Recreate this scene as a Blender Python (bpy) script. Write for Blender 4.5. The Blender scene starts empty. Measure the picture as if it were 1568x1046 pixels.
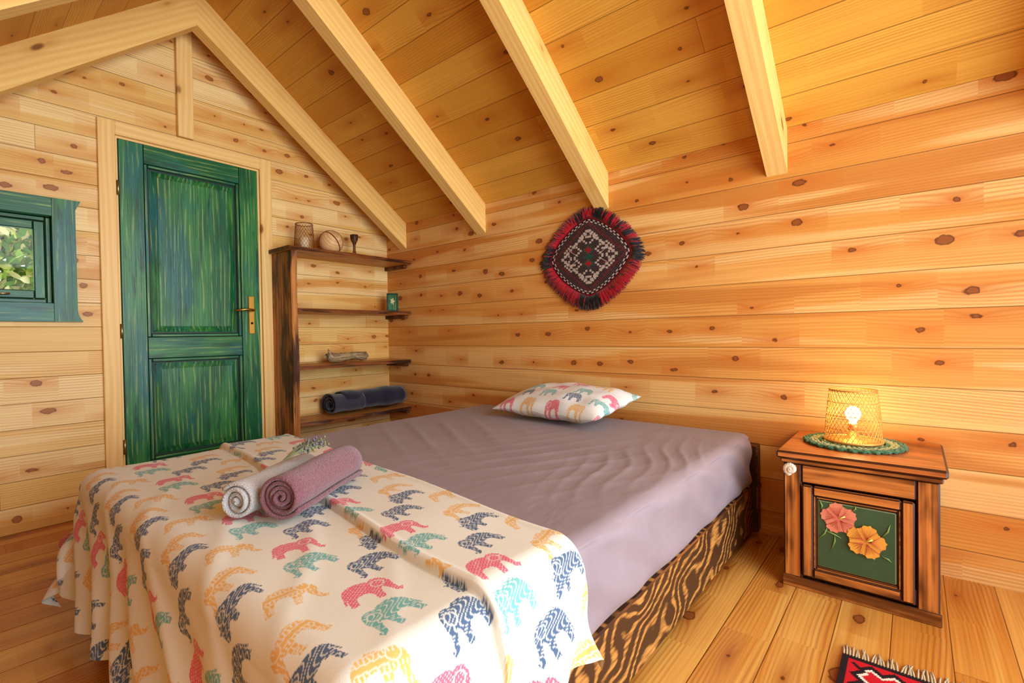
import bpy, bmesh, math, random
import numpy as np
from mathutils import Vector, Matrix
random.seed(7); np.random.seed(7)
SC=bpy.context.scene
def lin(c):
    return tuple(((v/255)/12.92 if v/255<=0.04045 else ((v/255+0.055)/1.055)**2.4) for v in c)

# ------------------------------------------------------------ node helper
class S:
    def __init__(s,g,sock): s.g=g; s.s=sock
    def _m(s,op,o=None,r=False):
        a,b=(o,s) if r else (s,o)
        return s.g.m(op,a,b)
    def __add__(s,o): return s._m('ADD',o)
    def __radd__(s,o): return s._m('ADD',o)
    def __sub__(s,o): return s._m('SUBTRACT',o)
    def __rsub__(s,o): return s._m('SUBTRACT',o,True)
    def __mul__(s,o): return s._m('MULTIPLY',o)
    def __rmul__(s,o): return s._m('MULTIPLY',o)
    def __truediv__(s,o): return s._m('DIVIDE',o)
    def abs(s): return s.g.m('ABSOLUTE',s)
    def floor(s): return s.g.m('FLOOR',s)
    def sqrt(s): return s.g.m('SQRT',s)
    def sin(s): return s.g.m('SINE',s)
    def pow(s,p): return s.g.m('POWER',s,p)
    def exp(s): return s.g.m('EXPONENT',s)
    def clamp(s):
        n=s.g.n('ShaderNodeClamp'); s.g.link(s,n.inputs[0]); return S(s.g,n.outputs[0])
    def gt(s,v): return s.g.m('GREATER_THAN',s,v)
class G:
    def __init__(g,name):
        g.mat=bpy.data.materials.new(name); g.mat.use_nodes=True
        g.nt=g.mat.node_tree
        g.b=[n for n in g.nt.nodes if n.type=='BSDF_PRINCIPLED'][0]
    def n(g,t): return g.nt.nodes.new(t)
    def link(g,a,inp):
        if isinstance(a,S): g.nt.links.new(a.s,inp)
        elif isinstance(a,(tuple,list)) :
            inp.default_value=a if len(a)==len(inp.default_value) else (*a,1.0)
        else: inp.default_value=a
    def m(g,op,a,b=None):
        n=g.n('ShaderNodeMath'); n.operation=op; g.link(a,n.inputs[0])
        if b is not None: g.link(b,n.inputs[1])
        return S(g,n.outputs[0])
    def xyz(g):
        t=g.n('ShaderNodeTexCoord'); s=g.n('ShaderNodeSeparateXYZ')
        g.nt.links.new(t.outputs['Object'],s.inputs[0])
        return [S(g,s.outputs[i]) for i in range(3)]
    def vec(g,x,y,z=0.0):
        n=g.n('ShaderNodeCombineXYZ')
        for i,v in enumerate((x,y,z)): g.link(v,n.inputs[i])
        return S(g,n.outputs[0])
    def white(g,a,b):
        n=g.n('ShaderNodeTexWhiteNoise'); n.noise_dimensions='2D'
        g.link(g.vec(a,b),n.inputs['Vector'])
        sp=g.n('ShaderNodeSeparateXYZ'); g.nt.links.new(n.outputs['Color'],sp.inputs[0])
        return [S(g,sp.outputs[i]) for i in range(3)]
    def noise(g,v,scale=1.0,detail=2.0,rough=.5,dist=0.0):
        n=g.n('ShaderNodeTexNoise'); g.link(v,n.inputs['Vector'])
        n.inputs['Scale'].default_value=scale; n.inputs['Detail'].default_value=detail
        n.inputs['Roughness'].default_value=rough; n.inputs['Distortion'].default_value=dist
        return S(g,n.outputs[0])
    def mix(g,f,a,b,mode='MIX'):
        n=g.n('ShaderNodeMix'); n.data_type='RGBA'; n.blend_type=mode
        g.link(f,n.inputs[0]); g.link(a,n.inputs[6]); g.link(b,n.inputs[7])
        return S(g,n.outputs[2])
    def ss(g,x,lo,hi):
        n=g.n('ShaderNodeMapRange'); n.interpolation_type='SMOOTHSTEP'
        g.link(x,n.inputs[0]); n.inputs[1].default_value=lo; n.inputs[2].default_value=hi
        return S(g,n.outputs[0])
    def done(g,col,rough=.5,bump=None,bs=.3,bd=.002,spec=.3,metal=0.0):
        g.link(col,g.b.inputs['Base Color']); g.link(rough,g.b.inputs['Roughness'])
        g.b.inputs['Specular IOR Level'].default_value=spec
        g.b.inputs['Metallic'].default_value=metal
        if bump is not None:
            n=g.n('ShaderNodeBump'); n.inputs['Strength'].default_value=bs; n.inputs['Distance'].default_value=bd
            g.link(bump,n.inputs['Height']); g.nt.links.new(n.outputs[0],g.b.inputs['Normal'])
        return g.mat

def board_mat(name,along,across,w,light,mid,dark,cream=None,th=.55,seamcol=(96,48,16),L=3.2,rough=.45,krad=.017,ks=.33,grain=.35,seam=.0024,knotc=(134,72,32),ringc=(72,32,13),haloc=None,hr=.028):
    g=G(name); x,y,z=g.xyz()
    A=along(x,y,z); C=across(x,y,z)
    q=C/w; idx=q.floor(); fr=q-idx
    r1,r1b,r1c=g.white(idx,3.7)
    A2=A+r1*7.3
    sg=A2/L; seg=sg.floor(); sf=sg-seg
    r2,r3,r4=g.white(idx,seg+11.0)
    kc=A2/ks; kid=kc.floor(); kf=kc-kid
    ra,rb,rc=g.white(idx+31.0,kid)
    dx=(kf-(ra*.6+.2))*ks; dy=(fr-(rb*.6+.2))*w
    dn=g.noise(g.vec(A2*55.0,C*55.0,r1*5.0),1.0,1.0)
    d=(dx*dx*(ra*.6+.18)+dy*dy).sqrt()+(dn-.5)*.012
    dh=(dx*dx*.07+dy*dy).sqrt()
    pres=rc.gt(th)
    rad=((rc-th)/(1-th)).pow(1.8)*krad+.003
    mask=((rad-d)/.004+.5).clamp()*pres
    ring=(1.0-(d-rad).abs()/.0035).clamp()*pres
    halo=(dh*(-1/hr)).exp()*pres
    nl=g.noise(g.vec(A2*.5,C*2.6,r1*20.0),1.0,2.0)
    gl=((C+nl*.15+halo*.035)*(6.283/.013)).sin()*.5+.5
    amp=g.noise(g.vec(A2*.8,C*9.0,r2*13.0),1.0,1.0)
    fine=g.noise(g.vec(A2*2.2,C*170.0,r2*9.0),1.0,2.0)
    col=g.mix(r2,lin(light),lin(mid))
    if cream is not None:
        pt=g.noise(g.vec(A2*.45,C*8.0,r3*30.0),1.0,1.5)
        col=g.mix(g.ss(pt+(r4-.5)*.2,.50,.56)*.7,col,lin(cream))
        col=g.mix(g.ss(pt+(r1b-.5)*.2,.40,.34)*.5,col,lin(dark))
    col=g.mix(gl.pow(2.0)*g.ss(amp,.3,.7)*grain*1.3,col,lin(dark))
    col=g.mix((fine-.35).clamp()*grain*1.8,col,lin(dark))
    col=g.mix(halo*.9,col,lin(haloc or dark))
    col=g.mix(mask*.9,col,lin(knotc))
    col=g.mix(ring*.85,col,lin(ringc))
    sm1=(1.0-g.m('MINIMUM',fr,1.0-fr)*w/seam).clamp()
    sm2=(1.0-g.m('MINIMUM',sf,1.0-sf)*L/.0018).clamp()
    sm=g.m('MAXIMUM',sm1,sm2)
    col=g.mix(sm*.85,col,lin(seamcol))
    return g.done(col,rough,bump=(1.0-sm1),bs=.5,bd=.004)

def wood_mat(name,along,across,third,light,dark,burn=0.0,burncol=(40,18,8),rough=.45,freq=.02,grain=.6,knots=True,bth=.5,wav=.10):
    g=G(name); x,y,z=g.xyz()
    A=along(x,y,z);B=across(x,y,z);C=third(x,y,z)
    nl=g.noise(g.vec(A*.8,B*5.0,C*5.0),1.0,2.0)
    gl=((B+C*.7+nl*wav)*(6.283/freq)).sin()*.5+.5
    fine=g.noise(g.vec(A*3.0,B*120.0,C*120.0),1.0,2.0)
    col=g.mix(gl*grain,lin(light),lin(dark))
    col=g.mix((fine-.35).clamp()*grain*1.6,col,lin(dark))
    if knots:
        v=g.n('ShaderNodeTexVoronoi'); g.link(g.vec(A*3.0,B*6.0,C*6.0),v.inputs['Vector']); v.inputs['Scale'].default_value=1.0
        dd=S(g,v.outputs['Distance'])
        col=g.mix(g.ss(dd,.3,.08)*.5,col,lin(dark))
        col=g.mix(g.ss(dd,.13,.06)*.85,col,lin((120,60,22)))
    if burn>0:
        bn=g.noise(g.vec(A*2.5,B*9.0,C*9.0),1.0,3.0,.6)
        col=g.mix(g.ss(bn+(fine-.5)*.25,bth-.08,bth+.12)*burn,col,lin(burncol))
    return g.done(col,rough,bump=fine,bs=.3,bd=.002)

def plain(name,c,rough=.5,metal=0.0,spec=.4,bump=0.0,bscale=200.0,var=0.0):
    g=G(name); x,y,z=g.xyz(); n=g.noise(g.vec(x,y,z),bscale,2.0)
    col=g.mix((n-.3).clamp()*var,lin(c),tuple(v*.5 for v in lin(c)))
    return g.done(col,rough,bump=n if bump>0 else None,bs=bump,bd=.004,spec=spec,metal=metal)

def vcol_mat(name,rough=.9,bump=.25,scale=700.0,sheen=.1):
    g=G(name); a=g.n('ShaderNodeAttribute'); a.attribute_name='Col'
    x,y,z=g.xyz(); n=g.noise(g.vec(x,y,z),scale,1.0)
    n2=g.noise(g.vec(x,y,z),9.0,3.0)
    g.b.inputs['Sheen Weight'].default_value=sheen
    return g.done(S(g,a.outputs['Color']),rough,bump=n*.25+n2*1.0,bs=bump,bd=.006,spec=.1)

# ------------------------------------------------------------ mesh helpers
class MB:
    def __init__(s,name): s.name=name; s.V=[];s.F=[];s.I=[];s.SM=[];s.mats=[]
    def mi(s,m):
        if m not in s.mats: s.mats.append(m)
        return s.mats.index(m)
    def add(s,V,F,mat,smooth=False,M=None):
        o=len(s.V); i=s.mi(mat) if not isinstance(mat,list) else None
        for v in V:
            v=Vector(v)
            s.V.append(tuple(M@v if M is not None else v))
        for k,f in enumerate(F):
            s.F.append([o+j for j in f]); s.I.append(i if i is not None else s.mi(mat[k])); s.SM.append(smooth)
    def box(s,lo,hi,mat,bev=0.0,edge=None,M=None,seg=1):
        bm=bmesh.new(); bmesh.ops.create_cube(bm,size=1.0)
        for v in bm.verts:
            v.co=Vector([(lo[i]+hi[i])/2+v.co[i]*(hi[i]-lo[i]) for i in range(3)])
        newf=set()
        if bev>0:
            r=bmesh.ops.bevel(bm,geom=list(bm.edges),offset=bev,segments=seg,affect='EDGES',profile=.5)
            newf=set(r['faces'])
        bm.verts.index_update()
        ms=[(edge if (edge is not None and f in newf) else mat) for f in bm.faces]
        s.add([v.co.copy() for v in bm.verts],[[v.index for v in f.verts] for f in bm.faces],ms,False,M)
        bm.free()
    def prism(s,poly,lo,hi,axis,mat,sidemat=None,M=None):
        n=len(poly)
        def P(p,h):
            return {'X':(h,p[0],p[1]),'Y':(p[0],h,p[1]),'Z':(p[0],p[1],h)}[axis]
        V=[P(p,lo) for p in poly]+[P(p,hi) for p in poly]
        F=[list(range(n))[::-1],[n+i for i in range(n)]]+[[i,(i+1)%n,n+(i+1)%n,n+i] for i in range(n)]
        s.add(V,F,[mat,mat]+[sidemat or mat]*n,False,M)
    def lathe(s,prof,c,mat,n=24,M=None,smooth=True):
        V=[];F=[]
        for r,z in prof:
            for k in range(n):
                a=2*math.pi*k/n; V.append((c[0]+r*math.cos(a),c[1]+r*math.sin(a),c[2]+z))
        m=len(prof)
        for i in range(m-1):
            for k in range(n):
                F.append([i*n+k,i*n+(k+1)%n,(i+1)*n+(k+1)%n,(i+1)*n+k])
        F.append([k for k in range(n)][::-1]); F.append([(m-1)*n+k for k in range(n)])
        s.add(V,F,mat,smooth,M)
    def tube(s,pts,r,mat,sides=6,closed=False,M=None,smooth=True):
        pts=[Vector(p) for p in pts]; n=len(pts); V=[];F=[]
        rr=r if isinstance(r,(list,tuple)) else [r]*n
        up=Vector((0,0,1))
        for i,p in enumerate(pts):
            if closed: t=pts[(i+1)%n]-pts[i-1]
            else: t=pts[min(i+1,n-1)]-pts[max(i-1,0)]
            t.normalize()
            u=t.cross(up)
            if u.length<.05: u=t.cross(Vector((1,0,0)))
            u.normalize(); w=t.cross(u)
            for k in range(sides):
                a=2*math.pi*k/sides; V.append(p+(u*math.cos(a)+w*math.sin(a))*rr[i])
        for i in range(n if closed else n-1):
            j=(i+1)%n
            for k in range(sides):
                F.append([i*sides+k,i*sides+(k+1)%sides,j*sides+(k+1)%sides,j*sides+k])
        if not closed:
            F.append(list(range(sides))[::-1]); F.append([(n-1)*sides+k for k in range(sides)])
        s.add(V,F,mat,smooth,M)
    def done(s):
        me=bpy.data.meshes.new(s.name); me.from_pydata(s.V,[],s.F)
        for m in s.mats: me.materials.append(m)
        me.polygons.foreach_set('material_index',s.I); me.polygons.foreach_set('use_smooth',s.SM)
        me.update()
        o=bpy.data.objects.new(s.name,me); SC.collection.objects.link(o); return o

def grid_obj(name,grids,mat,extra=None):
    Vs=[];Fs=[];Cs=[];o=0
    for P,C in grids:
        n,m=P.shape[:2]; idx=np.arange(n*m).reshape(n,m)+o
        Fs.append(np.stack([idx[:-1,:-1],idx[1:,:-1],idx[1:,1:],idx[:-1,1:]],-1).reshape(-1,4))
        Vs.append(P.reshape(-1,3)); o+=n*m
        Cs.append(C.reshape(-1,3) if C is not None else np.ones((n*m,3)))
    V=np.concatenate(Vs);F=np.concatenate(Fs);C=np.concatenate(Cs)
    me=bpy.data.meshes.new(name); me.from_pydata(V.tolist(),[],F.tolist())
    me.polygons.foreach_set('use_smooth',np.ones(len(F),dtype=bool))
    ca=me.color_attributes.new('Col','FLOAT_COLOR','POINT')
    ca.data.foreach_set('color',np.concatenate([C,np.ones((len(C),1))],1).astype(np.float32).ravel())
    me.materials.append(mat); me.update()
    ob=bpy.data.objects.new(name,me); SC.collection.objects.link(ob); return ob
def join(objs,name):
    bpy.ops.object.select_all(action='DESELECT')
    for o in objs: o.select_set(True)
    bpy.context.view_layer.objects.active=objs[0]
    bpy.ops.object.join(); objs[0].name=name; return objs[0]
def wob(x,y,seed=0,f=1.0):
    r=np.random.RandomState(seed); s=0*x
    for i in range(7):
        a=r.uniform(0,6.28); k=f*r.uniform(.6,2.2); s=s+np.sin(k*(x*math.cos(a)+y*math.sin(a))+r.uniform(0,6.28))
    return s/3.5
def sstep(x,a,b):
    t=np.clip((x-a)/(b-a),0,1); return t*t*(3-2*t)

# ------------------------------------------------------------ dimensions
RY=-1.46; SL=.748; SL2=.85; ZW=1.855; YS=2*RY; XE=4.6
ZR=ZW+SL*abs(RY)
def zc(y): return ZR-(SL*(y-RY) if y>RY else SL2*(RY-y))
ZWS=zc(YS)
TH=.12

# ------------------------------------------------------------ materials
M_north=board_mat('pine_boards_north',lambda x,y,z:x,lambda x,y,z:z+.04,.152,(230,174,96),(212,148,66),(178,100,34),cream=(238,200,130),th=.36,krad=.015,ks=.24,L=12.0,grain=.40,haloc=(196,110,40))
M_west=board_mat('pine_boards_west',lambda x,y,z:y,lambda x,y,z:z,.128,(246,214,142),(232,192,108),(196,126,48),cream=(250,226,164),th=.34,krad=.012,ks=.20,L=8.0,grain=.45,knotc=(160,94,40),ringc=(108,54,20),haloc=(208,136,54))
M_ceil=board_mat('pine_boards_ceiling',lambda x,y,z:x,lambda x,y,z:y*1.25,.150,(230,176,74),(208,146,48),(176,106,26),th=.44,krad=.013,ks=.32,L=8.0,grain=.38,haloc=(186,112,30))
M_floor=board_mat('pine_floor_boards',lambda x,y,z:y,lambda x,y,z:x,.14,(218,156,70),(196,126,46),(152,80,26),cream=(228,178,92),th=.45,rough=.2,krad=.016,L=8.0,grain=.5)
M_raft=wood_mat('rafter_pine',lambda x,y,z:y*1.27,lambda x,y,z:x,lambda x,y,z:z+(y-RY).abs()*SL,(242,204,124),(216,160,74),freq=.03,grain=.35,wav=.08)
M_trim=wood_mat('pine_trim',lambda x,y,z:z,lambda x,y,z:y,lambda x,y,z:x,(246,208,136),(222,170,90),freq=.03,grain=.4)
M_trimh=wood_mat('pine_trim_h',lambda x,y,z:y,lambda x,y,z:z,lambda x,y,z:x,(246,208,136),(222,170,90),freq=.03,grain=.4)

def green_mat(name,al,ac,th):
    g=G(name); x,y,z=g.xyz(); A=al(x,y,z);B=ac(x,y,z);C=th(x,y,z)
    nl=g.noise(g.vec(A*1.0,B*5.0,C*5.0),1.0,2.0)
    gl=((B+C+nl*.10)*(6.283/.024)).sin()*.5+.5
    fine=g.noise(g.vec(A*2.2,B*130.0,C*130.0),1.0,3.0,.6)
    fine2=g.noise(g.vec(A*4.0+3.0,B*28.0,C*28.0),1.0,3.0,.6)
    big=g.noise(g.vec(A*2.0,B*6.0,C*6.0),1.0,2.0)
    big2=g.noise(g.vec(A*1.6+9.0,B*5.0,C*5.0),1.0,2.0)
    col=g.mix(g.ss(big,.42,.6),lin((16,96,54)),lin((48,124,60)))
    col=g.mix(g.ss(big2,.50,.66)*.75,col,lin((14,98,100)))
    col=g.mix(gl.pow(4.0)*g.ss(fine2,.44,.62)*.75,col,lin((140,172,88)))
    col=g.mix(g.ss(fine2,.42,.30)*.75,col,lin((8,52,36)))
    col=g.mix(((fine-.5)*5.0).clamp()*.8,col,lin((8,48,32)))
    col=g.mix(((.40-fine)*6.0).clamp()*.3,col,lin((120,168,100)))
    return g.done(col,.36,bump=fine,bs=.4,bd=.002,spec=.35)
ax=lambda x,y,z:x; ay=lambda x,y,z:y; az=lambda x,y,z:z
M_gv=green_mat('green_stain_v',az,ay,ax); M_gh=green_mat('green_stain_h',ay,az,ax)
M_gd=plain('green_dark_groove',(10,52,34),.5)
M_brass=plain('brass',(190,150,70),.3,1.0)
M_iron=plain('hinge_metal',(170,150,110),.35,.9)
M_dark=wood_mat('burnt_wood_dark',az,ay,ax,(120,66,28),(52,24,10),burn=.85,burncol=(28,12,6),bth=.45)
M_panel=wood_mat('burnt_panel_wood',az,ax,ay,(206,136,64),(130,70,26),burn=.92,burncol=(46,20,9),bth=.51,freq=.04)
M_shelf=wood_mat('burnt_shelf_boards',ay,ax,az,(218,158,84),(156,92,38),burn=.7,burncol=(72,34,14),bth=.60)
M_shelfe=wood_mat('charred_edge_wood',ay,az,ax,(140,80,36),(80,40,16),burn=.9,burncol=(38,17,8),bth=.48)

# ------------------------------------------------------------ shell
mb=MB('floor'); mb.box((-TH,YS-TH,-.08),(XE+TH,TH,0),M_floor); mb.done()
mb=MB('wall_north'); mb.box((-TH,0,0),(XE+TH,TH,ZW+.02),M_north); mb.done()
mb=MB('wall_south'); mb.box((-TH,YS-TH,0),(XE+TH,YS,ZWS+.02),M_north); mb.done()
WY0,WY1,WZ0,WZ1=-2.53,-2.055,1.135,1.60
DY0,DY1,DZ=-1.80,-1.03,2.09
def col_poly(y0,y1,zb,zt=None):
    if zt is not None: return [(y0,zb),(y1,zb),(y1,zt),(y0,zt)]
    p=[(y0,zb),(y1,zb),(y1,zc(y1))]
    if y0<RY<y1: p.append((RY,zc(RY)))
    p.append((y0,zc(y0))); return p
mb=MB('wall_west')
for p in (col_poly(YS,WY0,0),col_poly(WY0,WY1,0,WZ0),col_poly(WY0,WY1,WZ1),col_poly(WY1,DY0,0),col_poly(DY0,DY1,DZ),col_poly(DY1,0,0)):
    mb.prism(p,-TH,0,'X',M_west)
mb.done()
mb=MB('wall_east')
EY0,EY1,EZ0,EZ1=-2.6,-.35,.15,1.70
GY0,GY1,GZ0,GZ1=-2.05,-.87,1.82,2.42  # invented gable opening behind the camera, added to hold a fill light
for p in (col_poly(YS,EY0,0),col_poly(EY0,EY1,0,EZ0),col_poly(EY0,GY0,EZ1),col_poly(GY1,EY1,EZ1),col_poly(GY0,GY1,EZ1,GZ0),col_poly(GY0,GY1,GZ1),col_poly(EY1,0,0)):
    mb.prism(p,XE,XE+TH,'X',M_west)
mb.done()
mb=MB('ceiling')
for a,b in ((RY,TH),(YS-TH,RY)):
    mb.prism([(a,zc(a)),(b,zc(b)),(b,zc(b)+.08),(a,zc(a)+.08)],-TH,XE+TH,'X',M_ceil)
mb.done()
RV=.20
def rz(y): return zc(y)-RV
for i,X in enumerate((.22,1.095,2.045,2.94,3.84)):
    mb=MB('rafter' if i==0 else 'rafter.%03d'%i); w=.042
    for y0,y1 in ((RY,0.0),(YS,RY)):
        mb.prism([(y0,rz(y0)),(y1,rz(y1)),(y1,zc(y1)),(y0,zc(y0))],X-w,X+w,'X',M_raft)
    mb.done()
mb=MB('trim_gable')
for y0,y1 in ((RY,0.0),(YS,RY)):
    mb.prism([(y0,zc(y0)-.06),(y1,zc(y1)-.06),(y1,zc(y1)),(y0,zc(y0))],0,.025,'X',M_raft)
mb.done()
mb=MB('trim_king_post'); mb.box((0,RY-.042,DZ+.08),(.035,RY+.042,zc(RY)-.09),M_trim,.003); mb.done()
mb=MB('trim_door_casing'); cw=.075
mb.box((0,DY0-cw,0),(.022,DY0,DZ+cw),M_trim,.003); mb.box((0,DY1,0),(.022,DY1+cw,DZ+cw),M_trim,.003)
mb.box((0,DY0,DZ),(.022,DY1,DZ+cw),M_trimh,.003)
mb.box((-TH,DY0,.0),(0,DY0+.012,DZ),M_trim); mb.box((-TH,DY1-.012,0),(0,DY1,DZ),M_trim); mb.box((-TH,DY0+.012,DZ-.012),(0,DY1-.012,DZ),M_trimh)
mb.done()

# door
mb=MB('door_1')
y0,y1=DY0+.014,DY1-.014; z0,z1=.012,DZ-.014; xb,xf=-.035,.008
sw=.115
mb.box((xb,y0,z0),(xf,y0+sw,z1),M_gv,.003,M_gd)
mb.box((xb,y1-sw,z0),(xf,y1,z1),M_gv,.003,M_gd)
rails=[(z0,.25),(.84,.965),(1.965,z1)]
for a,b in rails: mb.box((xb,y0+sw,a),(xf,y1-sw,b),M_gh,.003,M_gd)
for a,b in ((.25,.84),(.965,1.965)):
    ya,yb=y0+sw,y1-sw
    mb.box((xb,ya,a),(-.018,yb,b),M_gd)
    t=.02
    def fr(ya,yb,a,b,t,x0,x1):
        mb.box((x0,ya,a),(x1,ya+t,b),M_gv,.004,M_gd); mb.box((x0,yb-t,a),(x1,yb,b),M_gv,.004,M_gd)
        mb.box((x0,ya+t,a),(x1,yb-t,a+t),M_gh,.004,M_gd); mb.box((x0,ya+t,b-t),(x1,yb-t,b),M_gh,.004,M_gd)
    fr(ya,yb,a,b,t,-.018,.004)
    p0=(ya+.03,yb-.03,a+.03,b-.03); q=.035; p1=(p0[0]+q,p0[1]-q,p0[2]+q,p0[3]-q)
    V=[(-.016,p0[0],p0[2]),(-.016,p0[1],p0[2]),(-.016,p0[1],p0[3]),(-.016,p0[0],p0[3]),
       (-.004,p1[0],p1[2]),(-.004,p1[1],p1[2]),(-.004,p1[1],p1[3]),(-.004,p1[0],p1[3])]
    mb.add(V,[[0,1,5,4],[1,2,6,5],[2,3,7,6],[3,0,4,7]],M_gv)
    V=[(v[0]+.003,v[1],v[2]) for v in V[4:]]
    V2=[(-.004,v[1],v[2]) for v in V]
    mb.add(V+V2,[[0,1,2,3],[4,5,1,0],[5,6,2,1],[6,7,3,2],[7,4,0,3]],[M_gv,M_gd,M_gd,M_gd,M_gd])
hy=y1-.055
mb.box((xf,hy-.018,.98),(xf+.005,hy+.018,1.23),M_brass,.002)
mb.tube([(xf,hy,1.135),(xf+.045,hy,1.135),(xf+.05,hy-.01,1.135),(xf+.05,hy-.05,1.14),(xf+.048,hy-.115,1.13)],[.009,.009,.009,.008,.007],M_brass,10)
mb.tube([(xf+.004,hy,1.05),(xf+.009,hy,1.05)],.008,M_dark,8)
for hz in (.35,1.0,1.8): mb.tube([(.012,y0-.004,hz-.04),(.012,y0-.004,hz+.04)],.007,M_iron,8)
mb.done()

# window
M_glass=bpy.data.materials.new('window_glass'); M_glass.use_nodes=True
nt=M_glass.node_tree; nt.nodes.clear(); o=nt.nodes.new('ShaderNodeOutputMaterial'); t=nt.nodes.new('ShaderNodeBsdfTransparent'); gl=nt.nodes.new('ShaderNodeBsdfGlossy'); gl.inputs['Roughness'].default_value=.03
mx=nt.nodes.new('ShaderNodeMixShader'); mx.inputs[0].default_value=.003; nt.links.new(t.outputs[0],mx.inputs[1]); nt.links.new(gl.outputs[0],mx.inputs[2]); nt.links.new(mx.outputs[0],o.inputs[0])
mb=MB('window_1')
O=(-2.61,-1.975,1.05,1.685)
def casing_side(ya,yb,sg):
    if sg>0: pl=[(ya,O[2]),(yb+.022,O[2]),(yb+.014,O[2]+.012),(yb+.006,O[2]+.03),(yb,O[2]+.055),(yb,O[3]-.05),(yb+.022,O[3]),(ya,O[3])]
    else: pl=[(ya-.022,O[2]),(yb,O[2]),(yb,O[3]),(ya-.022,O[3]),(ya,O[3]-.05),(ya,O[2]+.055),(ya-.006,O[2]+.03)]
    mb.prism(pl,0,.028,'X',M_gv)
casing_side(WY1-.01,O[1],1); casing_side(O[0],WY0+.01,-1)
mb.box((0,WY0+.01,WZ1-.01),(.026,WY1-.01,O[3]),M_gh,.002); mb.box((0,WY0+.01,O[2]),(.026,WY1-.01,WZ0+.01),M_gh,.002)
mb.box((-TH,WY0,WZ0),(0,WY0+.01,WZ1),M_gv); mb.box((-TH,WY1-.01,WZ0),(0,WY1,WZ1),M_gv)
mb.box((-TH,WY0+.01,WZ0),(0,WY1-.01,WZ0+.01),M_gh); mb.box((-TH,WY0+.01,WZ1-.01),(0,WY1-.01,WZ1),M_gh)
def frm(ya,yb,a,b,t,x0,x1,bev=.004):
    mb.box((x0,ya,a),(x1,ya+t,b),M_gv,bev,M_gd); mb.box((x0,yb-t,a),(x1,yb,b),M_gv,bev,M_gd)
    mb.box((x0,ya+t,a),(x1,yb-t,a+t),M_gh,bev,M_gd); mb.box((x0,ya+t,b-t),(x1,yb-t,b),M_gh,bev,M_gd)
frm(WY0+.01,WY1-.01,WZ0+.01,WZ1-.01,.022,-.075,-.025)
frm(WY0+.034,WY1-.034,WZ0+.034,WZ1-.034,.042,-.07,-.03)
mb.box((-.055,WY0+.07,WZ0+.07),(-.05,WY1-.07,WZ1-.07),M_glass)
mb.tube([(-.03,-2.27,WZ0+.05),(-.01,-2.27,WZ0+.05),(-.008,-2.22,WZ0+.055)],.006,M_iron,8)
mb.done()
# foliage outside
M_leaf=[plain('leaf_%d'%i,c,.6) for i,c in enumerate(((136,176,60),(196,208,104),(100,144,48),(226,220,160)))]
M_bark=plain('bark',(120,95,65),.8)
mb=MB('garden_tree')
for i in range(5200):
    if i<2200: c=Vector((random.uniform(-2.9,-1.9),random.uniform(-3.1,-1.3),random.uniform(.7,2.5)))
    else: c=Vector((random.uniform(-2.9,-1.9),random.uniform(-2.75,-1.65),random.uniform(1.1,2.15)))
    s=random.uniform(.03,.07)
    R=Matrix.Rotation(random.uniform(0,6.28),3,'Z')@Matrix.Rotation(random.uniform(-1,1),3,'X')@Matrix.Rotation(random.uniform(0,6.28),3,'Y')
    pts=[(-1,0,0),(-.3,0,.45),(.5,0,.35),(1,0,0),(.5,0,-.35),(-.3,0,-.45)]
    mb.add([c+R@(Vector(p)*s) for p in pts],[[0,1,2,3,4,5]],M_leaf[i%4])
mb.tube([(-2.4,-2.3,-.1),(-2.4,-2.25,.8),(-2.4,-2.3,1.6),(-2.4,-2.1,2.2)],[.08,.07,.05,.02],M_bark,10)
for k in range(8):
    z=.8+.15*k; mb.tube([(-2.4,-2.28,z),(-2.4+random.uniform(-.2,.3),-2.28+random.uniform(-.5,.5),z+.3),(-2.4+random.uniform(-.3,.4),-2.28+random.uniform(-.7,.7),z+.5)],[.03,.02,.006],M_bark,6)
mb.done()

# ------------------------------------------------------------ shelf unit
SX=.30
mb=MB('bookshelf')
def live_board(y0,y1,z0,z1,x1,seed):
    n=40
    ys=np.linspace(y0,y1,n); xs=x1+wob(ys,ys*0,seed,14)*.008
    poly=[(0.002,y0)]+[(0.002,y1)]+[(float(xs[n-1-i]),float(ys[n-1-i])) for i in range(n)]
    V=[(p[0],p[1],z0) for p in poly]+[(p[0]-.006*(k>1),p[1],z1) for k,p in enumerate(poly)]
    m=len(poly)
    F=[list(range(m)),[m+i for i in range(m)]]+[[i,(i+1)%m,m+(i+1)%m,m+i] for i in range(m)]
    mb.add(V,F,[M_shelf,M_shelf]+[M_shelfe]*m)
for k,z in enumerate((1.55,1.145,.76,.38)):
    live_board(-.985 if k==0 else -.925,-.003,z-.026,z,SX+(.02 if k==0 else 0),k+3)
    mb.box((.002,-.03,z-.055),(.27,-.003,z-.026),M_shelfe,.004)
n=60; zs=np.linspace(0,1.52,n); xs=SX+wob(zs,zs*0,21,10)*.014
poly=[(.002,0.0),(float(xs[0]),0.0)]+[(float(xs[i]),float(zs[i])) for i in range(n)]+[(.002,1.524)]
mb.prism(poly,-.965,-.925,'Y',M_panel,M_panel)
mb.done()

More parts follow.
